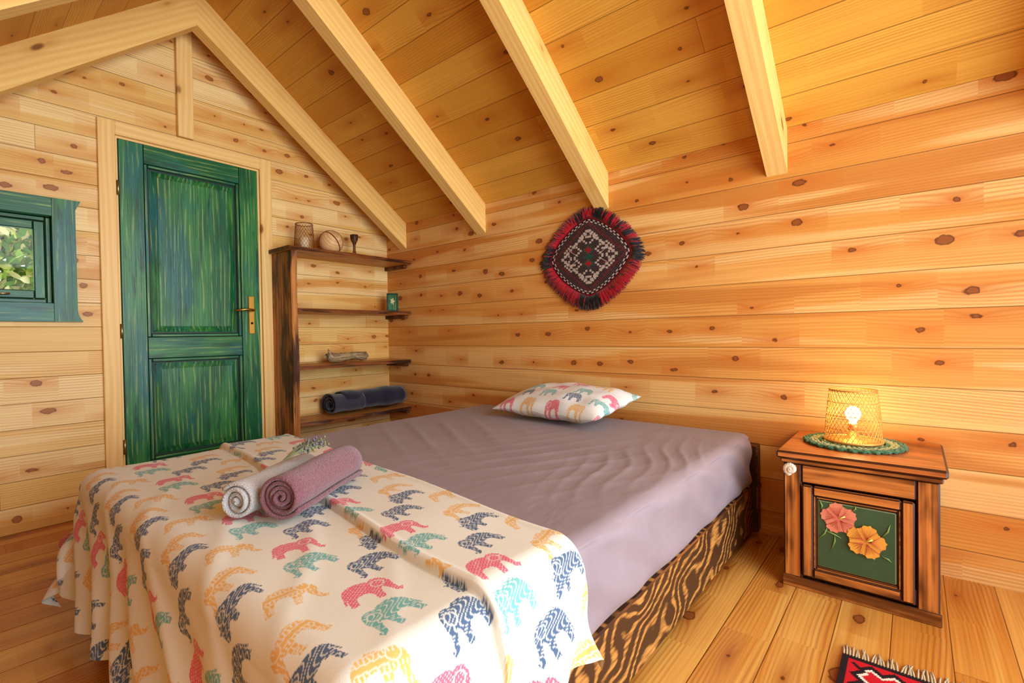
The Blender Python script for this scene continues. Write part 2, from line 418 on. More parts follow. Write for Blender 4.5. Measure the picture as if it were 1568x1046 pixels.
M_gold=plain('gold_wire',(210,158,84),.45,.6)
M_copper=plain('copper_wire',(150,96,56),.4,.7)
def lattice(mb,c,r0,r1,z0,z1,n,wr,mat,bulge=0.0,seg=14,turn=.55):
    for sg in (1,-1):
        for k in range(n):
            pts=[]
            for i in range(seg+1):
                t=i/seg; a=2*math.pi*k/n+sg*t*turn*math.pi; r=r0+(r1-r0)*t+bulge*math.sin(math.pi*t)
                pts.append((c[0]+r*math.cos(a),c[1]+r*math.sin(a),c[2]+z0+(z1-z0)*t))
            mb.tube(pts,wr,mat,3)
    for zz,r in ((z0,r0),(z1,r1)):
        mb.tube([(c[0]+r*math.cos(a),c[1]+r*math.sin(a),c[2]+zz) for a in np.linspace(0,2*math.pi,48,endpoint=False)],.003,mat,6,True)
M_candle=plain('candle_wax',(235,215,170),.5)
mb=MB('lantern'); c=(.16,-.80,1.55)
mb.lathe([(.06,0),(.068,.004),(.068,.012),(.03,.014)],c,M_copper,32)
lattice(mb,c,.068,.056,.012,.185,20,.0012,M_copper,seg=10)
mb.lathe([(.03,.012),(.03,.09),(.024,.094)],c,M_candle,20)
mb.done()
M_slice=wood_mat('wood_slice',ay,ax,az,(232,196,140),(190,130,70),grain=.5,knots=False)
mb=MB('decorative_wooden_globe'); c=(.16,-.60,1.55)
prof=[(.0001,.0)]+[(.082*math.sin(t),.088-.085*math.cos(t)) for t in np.linspace(.25,math.pi-.2,18)]+[(.0001,.172)]
mb.lathe(prof,c,M_slice,32)
Mr=Matrix.Translation((.16,-.60,1.638))@Matrix.Rotation(math.radians(35),4,'X')
for rr,a in ((.083,0),(.083,1.2)):
    mb.tube([Mr@Matrix.Rotation(a,4,'Z')@Vector((rr*math.cos(t),0,rr*math.sin(t))) for t in np.linspace(0,2*math.pi,40,endpoint=False)],.004,M_shelfe,6,True)
mb.lathe([(.035,0),(.035,.008),(.02,.012)],c,M_shelfe,20)
mb.done()
mb=MB('carved_wooden_goblet'); c=(.16,-.41,1.55)
mb.lathe([(.026,0),(.03,.006),(.018,.02),(.010,.05),(.009,.09),(.016,.11),(.026,.13),(.031,.165),(.028,.17),(.02,.14)],c,M_shelfe,20)
mb.done()
mb=MB('picture_frame'); Mf=Matrix.Translation((.20,-.10,1.146))@Matrix.Rotation(math.radians(-35),4,'Z')@Matrix.Rotation(math.radians(-8),4,'Y')
w,h=.045,.15
for a in ((( -.006,-w,0),(.008,-w+.012,h)),((-.006,w-.012,0),(.008,w,h)),((-.006,-w+.012,0),(.008,w-.012,.012)),((-.006,-w+.012,h-.012),(.008,w-.012,h))):
    mb.box(a[0],a[1],M_gd,.002,None,Mf)
mb.box((-.005,-w+.012,.012),(.002,w-.012,h-.012),M_gv,0,None,Mf)
M_pic=plain('picture_petals',(205,190,140),.6)
mb.add([(.003,.014*math.cos(t)*(1+.3*math.cos(5*t)),.085+.022*math.sin(t)*(1+.3*math.cos(5*t))) for t in np.linspace(0,6.28,30,endpoint=False)],[list(range(30))],M_pic,False,Mf)
mb.done()
M_drift=wood_mat('driftwood',ay,ax,az,(190,170,130),(110,90,60),grain=.8)
mb=MB('driftwood')
def bumpy_tube(path,rad,mat,seed,sides=12,flat=.7):
    r=np.random.RandomState(seed); pts=[Vector(p) for p in path];n=len(pts);V=[];F=[]
    for i,p in enumerate(pts):
        for k in range(sides):
            a=2*math.pi*k/sides; q=rad[i]*(1+.18*r.uniform(-1,1)); V.append(p+Vector((q*math.cos(a),0,q*flat*math.sin(a))))
    for i in range(n-1):
        for k in range(sides): F.append([i*sides+k,i*sides+(k+1)%sides,(i+1)*sides+(k+1)%sides,(i+1)*sides+k])
    F.append(list(range(sides)));F.append([(n-1)*sides+k for k in range(sides)])
    mb.add(V,F,mat,True)
ys=np.linspace(-.66,-.33,16)
bumpy_tube([(.17+.01*math.sin(9*y),y,.80+.003*math.sin(25*y)) for y in ys],[.03]+[.048+.006*math.sin(17*y) for y in ys[1:-1]]+[.028],M_drift,3)
mb.tube([(.18,-.62,.81),(.19,-.65,.84),(.20,-.66,.86)],[.012,.009,.004],M_drift,8)
o=mb.done(); zm=min(v.co.z for v in o.data.vertices)
for v in o.data.vertices: v.co.z+=.761-zm
def cloth_mat(name,c,c2,bs=.5,scale=260):
    g=G(name); x,y,z=g.xyz(); n=g.noise(g.vec(x,y,z),float(scale),2.0); n2=g.noise(g.vec(x,y,z),14.0,2.0)
    col=g.mix((n-.3).clamp()*1.2,lin(c2),lin(c))
    g.b.inputs['Sheen Weight'].default_value=.3
    return g.done(col,.95,bump=n+n2*.6,bs=bs,bd=.005,spec=.05)
M_navy=cloth_mat('navy_terry',(60,60,78),(34,34,48)); M_navy2=cloth_mat('slate_terry',(84,86,98),(48,50,62))
mb=MB('folded_towel')
def roll_layer(cx,cz,rx,rz_,y0,y1,mat,seed,spiral=True):
    turns=2.6; n=int(turns*30); t_=.0065; V=[];F=[];ny=24
    for i in range(n+1):
        th=2*math.pi*turns*i/n; s=.18+.82*(i/n)
        for sgn in (1,-1):
            for j in range(ny):
                y=y0+(y1-y0)*j/(ny-1)
                if sgn<0: y=y1-(y1-y0)*j/(ny-1)
                e=1+.05*math.sin(y*17+seed)+.03*math.sin(y*39+seed*2)
                V.append((cx+(rx*s+sgn*t_*.5)*math.cos(th)*e,y+.006*math.sin(th*.8+seed),cz+(rz_*s+sgn*t_*.5)*math.sin(th)*e))
    m=2*ny
    for i in range(n):
        for k in range(m): F.append([i*m+k,i*m+(k+1)%m,(i+1)*m+(k+1)%m,(i+1)*m+k])
    F.append(list(range(m)));F.append([n*m+k for k in range(m)])
    mb.add(V,F,mat,True)
roll_layer(.175,.462,.112,.080,-.65,-.40,M_navy2,1)
roll_layer(.165,.468,.11,.084,-.56,-.03,M_navy,4)
o=mb.done()
for v in o.data.vertices: v.co.z=max(v.co.z,.3815)

# ------------------------------------------------------------ bed
def rbox(lo,hi,r,cell):
    lo=np.array(lo);hi=np.array(hi)
    ns=[max(2,int(round((hi[i]-lo[i])/cell))) for i in range(3)]
    V=[];F=[];o=0
    for axn in range(3):
        u,v=[(1,2),(0,2),(0,1)][axn]
        for side in (0,1):
            nu,nv=ns[u],ns[v]
            U,W=np.meshgrid(np.linspace(lo[u],hi[u],nu+1),np.linspace(lo[v],hi[v],nv+1),indexing='ij')
            P=np.zeros((nu+1,nv+1,3)); P[...,u]=U;P[...,v]=W;P[...,axn]=hi[axn] if side else lo[axn]
            idx=np.arange((nu+1)*(nv+1)).reshape(nu+1,nv+1)+o
            q=np.stack([idx[:-1,:-1],idx[1:,:-1],idx[1:,1:],idx[:-1,1:]],-1).reshape(-1,4)
            V.append(P.reshape(-1,3));F.append(q);o+=P.size//3
    V=np.concatenate(V);F=np.concatenate(F)
    c=np.clip(V,lo+r,hi-r); d=V-c; L=np.linalg.norm(d,axis=1,keepdims=True); V=c+d/np.maximum(L,1e-9)*r
    return V,F
MX0,MX1,MY0,MY1,MZ0,MZ1=1.20,2.86,-2.15,-.10,.24,.49
V,F=rbox((MX0,MY0,MZ0),(MX1,MY1,MZ1),.05,.0085)
x,y,z=V[:,0],V[:,1],V[:,2]
top=sstep(z,.46,.49)
def ridge(ph,p=4): return (.5+.5*np.sin(ph))**p
mk=np.exp(-((x-2.68)/.15)**2)*np.exp(-((y+.88)/.32)**2)
ph=(x+.34*(y+.8)+.035*wob(x*3,y*3,4,2.2))
amp=.55+.45*wob(x,y,17,5)
dz=mk*.016*ridge(ph*88+1.5*wob(x,y,9,3))*top*amp
mk2=np.exp(-((x-2.35)/.35)**2)*np.exp(-((y+1.0)/.35)**2)
dz+=mk2*.006*ridge((x*.95-y*.35)*60+2.2*wob(x,y,5,3),5)*top
mk3=np.exp(-((x-1.7)/.35)**2)*np.exp(-((y+.95)/.4)**2)
dz+=mk3*.005*ridge((x*.5+y*.9)*42+2.5*wob(x,y,15,3),5)*top
dz+=.002*wob(x,y,2,5)*top
V[:,2]+=dz*sstep(y,-1.50,-1.36)
side=sstep(x,MX1-.03,MX1)*(z<.47)
V[:,0]+=side*(.006*np.sin(y*22+z*40+1.5*wob(y,z,3,7))-.004)
g=G('mauve_sheet'); xx,yy,zz=g.xyz(); n=g.noise(g.vec(xx,yy,zz),7.0,3.0); n3=g.noise(g.vec(xx*9.0,yy*3.0,zz*9.0),1.0,3.0,.6,.6)
col=g.mix(n,lin((122,108,114)),lin((144,130,136))); g.b.inputs['Sheen Weight'].default_value=.1
M_sheet=g.done(col,.55,bump=n3,bs=.4,bd=.012,spec=.35)
me=bpy.data.meshes.new('mattress'); me.from_pydata(V.tolist(),[],F.tolist()); me.materials.append(M_sheet)
bm=bmesh.new(); bm.from_mesh(me); bmesh.ops.remove_doubles(bm,verts=bm.verts,dist=.0004); bm.to_mesh(me); bm.free()
me.polygons.foreach_set('use_smooth',np.ones(len(me.polygons),dtype=bool))
SC.collection.objects.link(bpy.data.objects.new('mattress',me))

g=G('charred_rail_wood'); xx,yy,zz=g.xyz()
n=g.noise(g.vec(yy*4.2,zz*4.5,xx*2.0),1.0,1.5)
bands=((yy*60.0-zz*110.0+n*62.0)).sin()
fine=g.noise(g.vec(yy*18.0,zz*120.0,xx*20.0),1.0,3.0)
col=g.mix(g.ss(bands+(fine-.5)*2.0,-1.15,.12)*.94,lin((186,128,62)),lin((40,20,11)))
col=g.mix((fine-.4).clamp()*2.0,col,lin((66,34,16)))
M_char=g.done(col,.5,spec=.3)
mb=MB('bed_frame')
mb.box((2.80,-2.13,.035),(2.845,-.06,.238),M_char,.004,M_shelfe)
mb.box((1.215,-2.13,.035),(1.26,-.06,.238),M_char,.004,M_shelfe)
mb.box((1.26,-2.13,.035),(2.80,-2.09,.238),M_char,.004,M_shelfe)
mb.box((1.20,-.085,.03),(2.87,-.03,.43),M_dark,.006,M_shelfe)
for yy_ in (-2.0,-1.1,-.2): mb.box((1.26,yy_-.05,.16),(2.80,yy_+.05,.2385),M_shelf)
for px in (1.235,2.775):
    for py in (-2.05,-.12): mb.box((px-.012,py-.03,0),(px+.05,py+.03,.2),M_dark,.004)
mb.done()

# ---- blanket with animal prints
EL=np.array([(0.06,0.0),(0.20,0.0),(0.22,0.20),(0.30,0.28),(0.45,0.28),(0.51,0.20),(0.52,0.0),(0.65,0.0),(0.67,0.28),(0.73,0.34),(0.79,0.22),(0.85,0.06),(0.95,0.02),(1.0,0.12),(0.93,0.13),(0.90,0.25),(0.90,0.42),(0.87,0.58),(0.78,0.69),(0.66,0.71),(0.58,0.65),(0.45,0.70),(0.28,0.69),(0.13,0.61),(0.06,0.46),(0.035,0.28),(0.0,0.12),(0.05,0.14),(0.085,0.3)])
EL2=np.array([(0.0,0.02),(0.14,0.0),(0.20,0.22),(0.27,0.33),(0.42,0.34),(0.47,0.22),(0.44,0.0),(0.58,0.0),(0.62,0.24),(0.70,0.32),(0.77,0.16),(0.86,0.0),(0.98,-0.02),(1.0,0.05),(0.92,0.08),(0.88,0.22),(0.90,0.38),(0.84,0.52),(0.74,0.60),(0.62,0.58),(0.54,0.62),(0.36,0.66),(0.18,0.60),(0.07,0.46),(0.04,0.26)])
BI=np.array([(0.07,0.0),(0.16,0.0),(0.18,0.20),(0.30,0.26),(0.50,0.22),(0.55,0.0),(0.65,0.0),(0.68,0.18),(0.76,0.14),(0.84,0.04),(0.94,0.02),(1.0,0.12),(0.97,0.26),(0.93,0.34),(0.99,0.46),(0.90,0.42),(0.84,0.54),(0.74,0.66),(0.60,0.70),(0.45,0.62),(0.26,0.58),(0.12,0.54),(0.04,0.42),(0.0,0.18),(0.03,0.17),(0.08,0.34)])
def inpoly(px,py,poly):
    ins=np.zeros(px.shape,bool); n=len(poly); j=n-1
    for i in range(n):
        xi,yi=poly[i];xj,yj=poly[j]
        c=((yi>py)!=(yj>py))&(px<(xj-xi)*(py-yi)/(yj-yi+1e-12)+xi)
        ins^=c; j=i
    return ins
PINK=np.array(lin((212,80,112)));TEAL=np.array(lin((92,164,162)));NAVY=np.array(lin((46,78,116)));OCH=np.array(lin((216,168,84)))
def motifs(base,Xc,Yc,mot,px,py,size):
    col=base.copy()
    for ox,oy,c,flip,st in mot:
        u=(Yc-oy+py/2)%py-py/2; w=(Xc-ox+px/2)%px-px/2
        tl=.18*(1 if flip else -1); u2=u*math.cos(tl)-w*math.sin(tl); w2=u*math.sin(tl)+w*math.cos(tl)
        lx=u2/size+.5; ly=-w2/size+.36
        if flip: lx=1-lx
        near=(lx>0)&(lx<1)&(ly>-.05)&(ly<.8)
        ins=np.zeros(near.shape,bool); ins[near]=inpoly(lx[near],ly[near],{0:EL,1:EL,2:EL2,3:BI}[st])
        ear=np.abs(np.hypot(lx-.70,ly-.5)-.11)<.014
        if st==0: det=(np.sin(lx*80)*np.sin(ly*80)>.5)|ear
        elif st in (1,3): det=(np.sin(lx*46+9*np.sin(ly*14))>.62)|ear
        else: det=((np.abs(((ly*9)%1)-.5)<.12)&(lx>.1)&(lx<.6))|((np.sin(lx*90)>.3)&(np.abs(((ly*4.5)%1)-.5)<.16))|ear|((np.abs(((lx*12)%1)-.5)<.12)&(ly<.28))
        f=np.where(ins,np.where(det,.25,.93),0.0)[...,None]
        f=np.where((np.hypot(lx-.82,ly-.52)<.02)[...,None]&ins[...,None],0,f)
        col=col*(1-f)+c*f
    return col
MOT=[(0,0,PINK,False,0),(.09,-.02,TEAL,True,1),(.178,-.095,OCH,False,2),(.182,.062,NAVY,True,1),(.018,.155,OCH,True,2),(.095,.14,NAVY,True,3)]
R=.057; xe0,xe1,yf=1.25,2.81,-2.10; zt=.4965
na,nb=920,600
a=np.linspace(xe0-.27,xe1+.28,na)[:,None]*np.ones((1,nb)); v=np.ones((na,1))*np.linspace(0,1,nb)[None,:]
yh=-1.435-.1*(np.clip(a,1.2,2.9)-1.2)+.006*np.sin(9*a)
yend=yf-.43+.01*np.sin(a*7)
Yu=yh+(yend-yh)*v; b=yh-Yu
ex=np.maximum(xe0-a,0)+np.maximum(a-xe1,0); sg=np.where(a<2,-1.0,1.0); ey=np.maximum(yf-Yu,0)
d=np.sqrt(ex**2+ey**2); dd=np.maximum(d,1e-6); dirx=sg*ex/dd; diry=-ey/dd
bc=.275+.004*np.sin(a*8)
t=.015*(1-sstep(b,bc-.001,bc+.002))+.006*np.exp(-((b-bc+.010)/.009)**2)+.003*np.exp(-((b-.012)/.01)**2)-.017*(1-sstep(b,0,.005))
t=t-.003*np.exp(-((b-bc-.004)/.004)**2)
t=t+.0018*(1+wob(a*2,Yu*2,12,5))+.0035*(1+wob(a,Yu*1.7,31,8))*.5
t=t+.005*(.5+.5*np.sin((a*.55+Yu*.9)*34+2.0*wob(a,Yu,44,3)))**6*np.exp(-((a-2.1)/.6)**2)*(b>bc)
RR=R+np.maximum(t,0); arc=RR*math.pi/2
inn=d<arc
fold=.5+.5*np.sin(a*26+Yu*30+1.3*wob(a,Yu,8,6))
flare=np.where(ey>ex,.02+.16*fold,.05+.30*fold)
corner=np.clip(np.minimum(ex,ey)/.12,0,1); flare=flare+corner*.12
hz=np.where(inn,RR*np.sin(d/RR),RR+flare*(d-arc)); dn=np.where(inn,RR*(1-np.cos(d/RR)),RR+(d-arc)*.97)
X=np.clip(a,xe0,xe1)+dirx*hz; Y=np.maximum(Yu,yf)+diry*hz; Z=np.maximum(zt+t-dn,.02)
base=np.ones(X.shape+(1,))*np.array(lin((216,217,204)))
shift=np.where(b<bc,.13,0.0)
C=motifs(base,a+shift*1.1-.24,Yu+shift+1.98,MOT,.27,.31,.106)
M_blank=vcol_mat('elephant_blanket_cotton')
grid_obj('blanket',[(np.stack([X,Y,Z],-1),C)],M_blank)

# ---- pillow
nu,nv=260,180
U,W=np.meshgrid(np.linspace(-1,1,nu),np.linspace(-1,1,nv),indexing='ij')
prof=((1-np.abs(U)**2.6)*(1-np.abs(W)**2.6))**.55
px=.345*U*(1-.06*(1-W**2)); py=.215*W*(1-.08*(1-U**2))
wr=.006*wob(U*3,W*3,5,3)*(1-prof)+.005*wob(U,W,6,7)
th_=.086*prof
c0=np.ones(U.shape+(1,))*np.array(lin((216,220,216)))
MOT2=[(0,0,PINK,False,0),(.09,-.02,TEAL,True,1),(.178,-.095,OCH,False,1),(.182,.062,PINK,True,0),(.018,.155,TEAL,True,1),(.095,.14,NAVY,True,1)]
Cp=motifs(c0,-py,px,MOT2,.27,.31,.10)
rot=Matrix.Rotation(math.radians(-4),3,'Z')@Matrix.Rotation(math.radians(10),3,'X')
def xf_(P):
    A=np.array(rot); return P@A.T+np.array((1.965,-.295,.580))
Pt=np.stack([px,py,th_+wr],-1); Pb=np.stack([px,py,-th_*.75+wr],-1)
M_pil=vcol_mat('pillow_cotton')
pil=grid_obj('pillow',[(xf_(Pt),Cp),(xf_(Pb),Cp)],M_pil)
for v_ in pil.data.vertices: v_.co.z=max(v_.co.z,.494)

# ---- rolled towels
def rolled(name,front,dirv,R,length,turns,mat,seed):
    mb=MB(name); dv=Vector((dirv[0],dirv[1],.02)).normalized(); sd=Vector((dv.y,-dv.x,0)).normalized(); up=Vector((0,0,1))
    pitch=(R-.004)/turns; tk=pitch*.40; n=int(turns*34); V=[];F=[]
    nl=10
    for i in range(n+1):
        th=2*math.pi*turns*i/n; r=.004+pitch*th/(2*math.pi)-tk*1.0
        r=max(r,.003); off=.004*math.sin(th*.37+seed)+.003*math.sin(th*1.3)
        loop=[]
        for k in range(nl): loop.append((r+tk,off+ (length-2*off)*k/(nl-1)))
        loop.append((r,length-off+tk*.8))
        for k in range(nl)[::-1]: loop.append((r-tk,off+(length-2*off)*k/(nl-1)))
        loop.append((r,off-tk*.8))
        for (q,s_) in loop:
            q2=q*(1+.03*math.sin(s_*30+seed+th)*(i/n))
            p=Vector(front)+dv*s_+sd*(q2*math.cos(th+seed))+up*(q2*math.sin(th+seed)*.95)
            V.append(p)
    m=2*nl+2
    for i in range(n):
        for k in range(m): F.append([i*m+k,i*m+(k+1)%m,(i+1)*m+(k+1)%m,(i+1)*m+k])
    F.append(list(range(m)));F.append([n*m+k for k in range(m)])
    mb.add(V,F,mat,True)
    o=mb.done(); zm=min(v.co.z for v in o.data.vertices)
    for v in o.data.vertices: v.co.z+=.515-zm
    return o
M_mauve=cloth_mat('mauve_terry',(156,108,114),(106,66,74),.9); M_whitet=cloth_mat('white_terry',(208,208,206),(168,166,166),.9)
rolled('rolled_towel',(2.255,-1.945,.56),(-.50,.86),.060,.31,4.6,M_mauve,2)
rolled('rolled_towel.001',(2.152,-2.005,.55),(-.47,.88),.050,.28,3.6,M_whitet,5)
M_lav=plain('dried_lavender',(112,104,120),.9); M_stem=plain('dried_stem',(120,125,90),.9)
mb=MB('lavender_sprig')
for k in range(14):
    a0=Vector((2.14,-1.89,.624)); e=Vector((2.095+random.uniform(-.035,.045),-1.77+random.uniform(-.02,.03),.634+random.uniform(0,.022)))
    mb.tube([a0,(a0+e)/2+Vector((0,0,.010)),e],.0011,M_stem,4)
    for j in range(9):
        p=e+(a0-e)*(.06*j)+Vector((random.uniform(-.006,.006),random.uniform(-.006,.006),random.uniform(0,.008)))
        mb.lathe([(.0008,-.004),(.0035,0),(.0008,.005)],p,M_lav if k%2 else M_stem,6)
mb.done()

# ------------------------------------------------------------ nightstand
def ns_mat(name,al,ac,th,burn=.5,bth=.5,light=(210,132,62),dark=(144,74,28)):
    return wood_mat(name,al,ac,th,light,dark,burn=burn,burncol=(56,24,10),bth=bth,rough=.28,freq=.03,grain=.5,knots=False)
N_h=ns_mat('nightstand_wood_h',ax,az,ay,.8,.53); N_v=ns_mat('nightstand_wood_v',az,ax,ay,.85,.51); N_top=ns_mat('nightstand_top_wood',ax,ay,az,.7,.57,(202,120,58),(152,78,30))
N_e=plain('nightstand_burnt_edge',(60,27,11),.4); N_green=plain('painted_green_panel',(60,88,58),.35,var=.7,bscale=25)
mb=MB('nightstand')
a0,a1,yb_,yf_=3.04,3.48,-.01,-.44; H=.505
mb.box((a0-.02,yf_-.025,H-.028),(a1+.02,-.003,H),N_top,.007,N_e)
mb.box((a0-.008,yf_-.012,H-.046),(a1+.008,-.005,H-.028),N_h,.004,N_e)
mb.box((a0,yf_+.02,.0),(a0+.018,yb_,H-.046),N_v,.003,N_e); mb.box((a1-.018,yf_+.02,.0),(a1,yb_,H-.046),N_v,.003,N_e)
mb.box((a0+.018,yb_-.012,.04),(a1-.018,yb_,H-.046),N_v)
mb.box((a0+.018,yf_+.02,.04),(a1-.018,yb_-.012,.058),N_h)
mb.box((a0,yf_,.0),(a0+.058,yf_+.022,H-.046),N_v,.005,N_e)
mb.box((a1-.058,yf_,.0),(a1,yf_+.022,H-.046),N_v,.005,N_e)
mb.box((a0+.058,yf_,H-.115),(a1-.058,yf_+.022,H-.046),N_h,.005,N_e)
mb.box((a0+.058,yf_,.045),(a1-.058,yf_+.022,.10),N_h,.005,N_e)
mb.box((a0-.004,yf_-.006,0),(a1+.004,yf_,.042),N_h,.002,N_e)
d0,d1,e0,e1=a0+.062,a1-.062,.055,H-.118
fw=.034
mb.box((d0,yf_-.016,e0),(d0+fw,yf_,e1),N_v,.005,N_e); mb.box((d1-fw,yf_-.016,e0),(d1,yf_,e1),N_v,.005,N_e)
mb.box((d0+fw,yf_-.016,e0),(d1-fw,yf_,e0+fw),N_h,.005,N_e); mb.box((d0+fw,yf_-.016,e1-fw),(d1-fw,yf_,e1),N_h,.005,N_e)
p0,p1,q0,q1=d0+fw,d1-fw,e0+fw,e1-fw
mb.box((p0,yf_-.004,q0),(p1,yf_+.004,q1),N_e)
for (A_,B_) in (((p0,q0),(p0+.009,q1)),((p1-.009,q0),(p1,q1)),((p0+.009,q0),(p1-.009,q0+.009)),((p0+.009,q1-.009),(p1-.009,q1))):
    mb.box((A_[0],yf_-.012,A_[1]),(B_[0],yf_-.003,B_[1]),N_h,.003,N_e)
ii=.013
mb.box((p0+ii,yf_-.009,q0+ii),(p1-ii,yf_-.003,q1-ii),N_green,.003,plain('panel_edge_highlight',(130,136,92),.4))
yp=yf_-.0105
F_p=plain('hibiscus_pink',(226,138,106),.4,var=.5,bscale=80);F_o=plain('hibiscus_orange',(232,164,64),.4,var=.5,bscale=80);F_r=plain('petal_vein',(190,70,56),.4);F_l=plain('painted_leaf_line',(120,150,80),.4)
F_c=plain('stamen_yellow',(250,220,120),.4)
def flower(cx,cz,r,mat,vein,off,a_0):
    for k in range(5):
        a=a_0+k*2*math.pi/5; pts=[(cx,yp-off,cz)]
        for t in np.linspace(-1,1,13):
            rr=r*(1-.28*abs(t)**2.2+.05*math.cos(t*14)); an=a+t*.70
            pts.append((cx+rr*math.cos(an),yp-off-.0006*k,cz+rr*math.sin(an)))
        mb.add(pts,[[0,i,i+1] for i in range(1,13)],mat)
        for t in (-.4,-.15,.15,.4):
            an=a+t*.8; mb.tube([(cx+r*.12*math.cos(a),yp-off-.0036,cz+r*.12*math.sin(a)),(cx+r*.72*math.cos(an),yp-off-.0036,cz+r*.72*math.sin(an))],[.0009,.0004],vein,4)
        for t in (-.62,.62):
            an=a+t*.75; mb.tube([(cx+r*.2*math.cos(a),yp-off-.0038,cz+r*.2*math.sin(a)),(cx+r*.9*math.cos(an),yp-off-.0038,cz+r*.9*math.sin(an))],[.0008,.0006],vein,4)
    mb.tube([(cx,yp-off-.004,cz),(cx+.018,yp-off-.005,cz+.012)],[.002,.003],F_c,6)
for (p,q,rr) in (((3.16,.30),(3.155,.345),0),((3.18,.25),(3.150,.20),0),((3.20,.24),(3.19,.17),0),((3.33,.25),(3.355,.30),0),((3.22,.22),(3.16,.24),0),((3.25,.32),(3.26,.345),0),((3.33,.19),(3.358,.175),0)):
    mx_=((p[0]+q[0])/2,(p[1]+q[1])/2)
    mb.tube([(p[0],yp,p[1]),(mx_[0]+.006,yp,mx_[1]),(q[0],yp,q[1])],[.0008,.003,.0006],F_l,5)
flower(3.213,.288,.054,F_p,F_r,0.0,.5); flower(3.290,.228,.056,F_o,F_r,.004,.1)
M_shell=plain('seashell',(226,214,190),.35,bump=.3,bscale=60)
kc=Vector((a0+.026,yf_-.004,.438))
for i in range(26):
    th=i*.42; rr=.0005+.0011*i*.62; s_=.003+.00035*i
    p=kc+Vector((rr*math.cos(th),-.018+.0006*i,rr*math.sin(th)))
    mb.lathe([(s_*.3,-s_),(s_*.9,-s_*.5),(s_,0),(s_*.9,s_*.5),(s_*.3,s_)],p,M_shell,8)
mb.tube([kc,kc+Vector((0,-.012,0))],.012,M_shell,10)
mb.done()

M_doi=cloth_mat('green_crochet',(92,140,96),(48,90,62),1.0,120); M_doi2=cloth_mat('cream_crochet',(190,190,140),(130,140,90),1.0,120)
mb=MB('crochet_doily'); dc=(3.235,-.20,H)
mb.lathe([(.001,.0),(.152,.0),(.154,.003),(.150,.005),(.001,.005)],dc,M_doi2,64)
for j,r in enumerate((.158,.148,.136,.122,.106)):
    mb.tube([(dc[0]+(r+.0035*math.sin(a*28+j*1.5))*math.cos(a),dc[1]+(r+.0035*math.sin(a*28+j*1.5))*math.sin(a),dc[2]+.0075+.002*math.sin(a*44+j)) for a in np.linspace(0,2*math.pi,300,endpoint=False)],.0058,M_doi if j in (0,1,4) else M_doi2,6,True)
mb.done()
M_bulb=bpy.data.materials.new('bulb_glow'); M_bulb.use_nodes=True; bb=M_bulb.node_tree.nodes['Principled BSDF']
bb.inputs['Emission Color'].default_value=(1,.72,.34,1); bb.inputs['Emission Strength'].default_value=9
mb=MB('table_lamp'); c=(3.235,-.20,H+.006)
mb.lathe([(.075,0),(.082,.003),(.082,.012),(.06,.016),(.02,.02),(.016,.05)],c,M_gold,40)
lattice(mb,c,.092,.076,.012,.205,36,.0012,M_gold,bulge=.002,seg=16,turn=.42)
for zz in (.06,.11,.16):
    r_=.092-.016*(zz-.012)/.193+.002
    mb.tube([(c[0]+r_*math.cos(a),c[1]+r_*math.sin(a),c[2]+zz) for a in np.linspace(0,2*math.pi,48,endpoint=False)],.0012,M_gold,4,True)
mb.tube([(c[0]-.092*math.cos(a),c[1]-.092*math.sin(a),c[2]+.012) for a in np.linspace(0,2*math.pi,48,endpoint=False)],.005,M_gold,8,True)
mb.lathe([(.016,.05),(.018,.07),(.014,.075)],c,M_gold,16)
prof=[(.012,.075)]+[(.026*math.sin(t),.112-.030*math.cos(t)) for t in np.linspace(.5,math.pi-.05,14)]
mb.lathe(prof,c,M_bulb,24)
mb.done()

# ------------------------------------------------------------ tapestry on wall
rr=np.linspace(.0,1,150)[:,None]; an=np.linspace(0,2*math.pi,721)[None,:]
ca,sa=np.cos(an),np.sin(an)
pw=1.42; TA,TB=.278,.232
br=1/((np.abs(ca)/TA)**pw+(np.abs(sa)/TB)**pw)**(1/pw)
px=rr*br*ca; pz=rr*br*sa
blk=np.array(lin((42,27,29)));wht=np.array(lin((192,176,164)));red=np.array(lin((150,26,34)));grn=np.array(lin((36,74,56)));mar=np.array(lin((96,40,42)))
Ct=np.ones(px.shape+(1,))*blk
def put(mask,c,f=1.0):
    global Ct
    Ct=np.where(mask[...,None],Ct*(1-f)+c*f,Ct)
rw=rr*np.ones_like(an)
sp=(np.sin(px*420)*np.sin(pz*420)>.15)
put(sp&(rw<.9),wht,.13)
gx=px/TA;gz=pz/TB
stair=np.abs(np.round(gx*14)/14)+np.abs(np.round(gz*14)/14)
put((stair>.63)&(stair<.69),wht,.8); put((stair>.80)&(stair<.86),mar,.9)
put((stair<.10),grn,.9)
for qx,qz in ((.0,.17),(0,-.17)):
    s2=np.abs(np.round((gx-qx)*18)/18)+np.abs(np.round((gz-qz)*18)/18)
    put(s2<.15,grn,.8); put(s2<.06,red,.9); put((s2>.18)&(s2<.22),wht,.8)
for qx,qz in ((.38,.17),(-.38,.17),(.38,-.17),(-.38,-.17),(0,.50),(0,-.50)):
    s2=np.abs(np.round((gx-qx)*20)/20)*.9+np.abs(np.round((gz-qz)*20)/20)
    put((s2<.20)&(s2>.16),wht,.8); put((s2<.05),wht if qx*qz>=0 else mar,.8)
put((np.abs(np.abs(gx)-np.abs(gz)*1.3-.2)<.013)&(stair>.25)&(stair<.6),wht,.7)
zig=.90+.022*np.sign(np.sin(an*42)) 
put((np.abs(rw-zig)<.013),wht,.95)
put((rw>.955),red*.6,.9)
P=np.stack([1.96+px,-.012-.004*(1-rr**2)*np.ones_like(px)+.0015*wob(px,pz,3,30),1.395+pz],-1)
M_tap=vcol_mat('tapestry_wool',.95,.6,260,0.0)
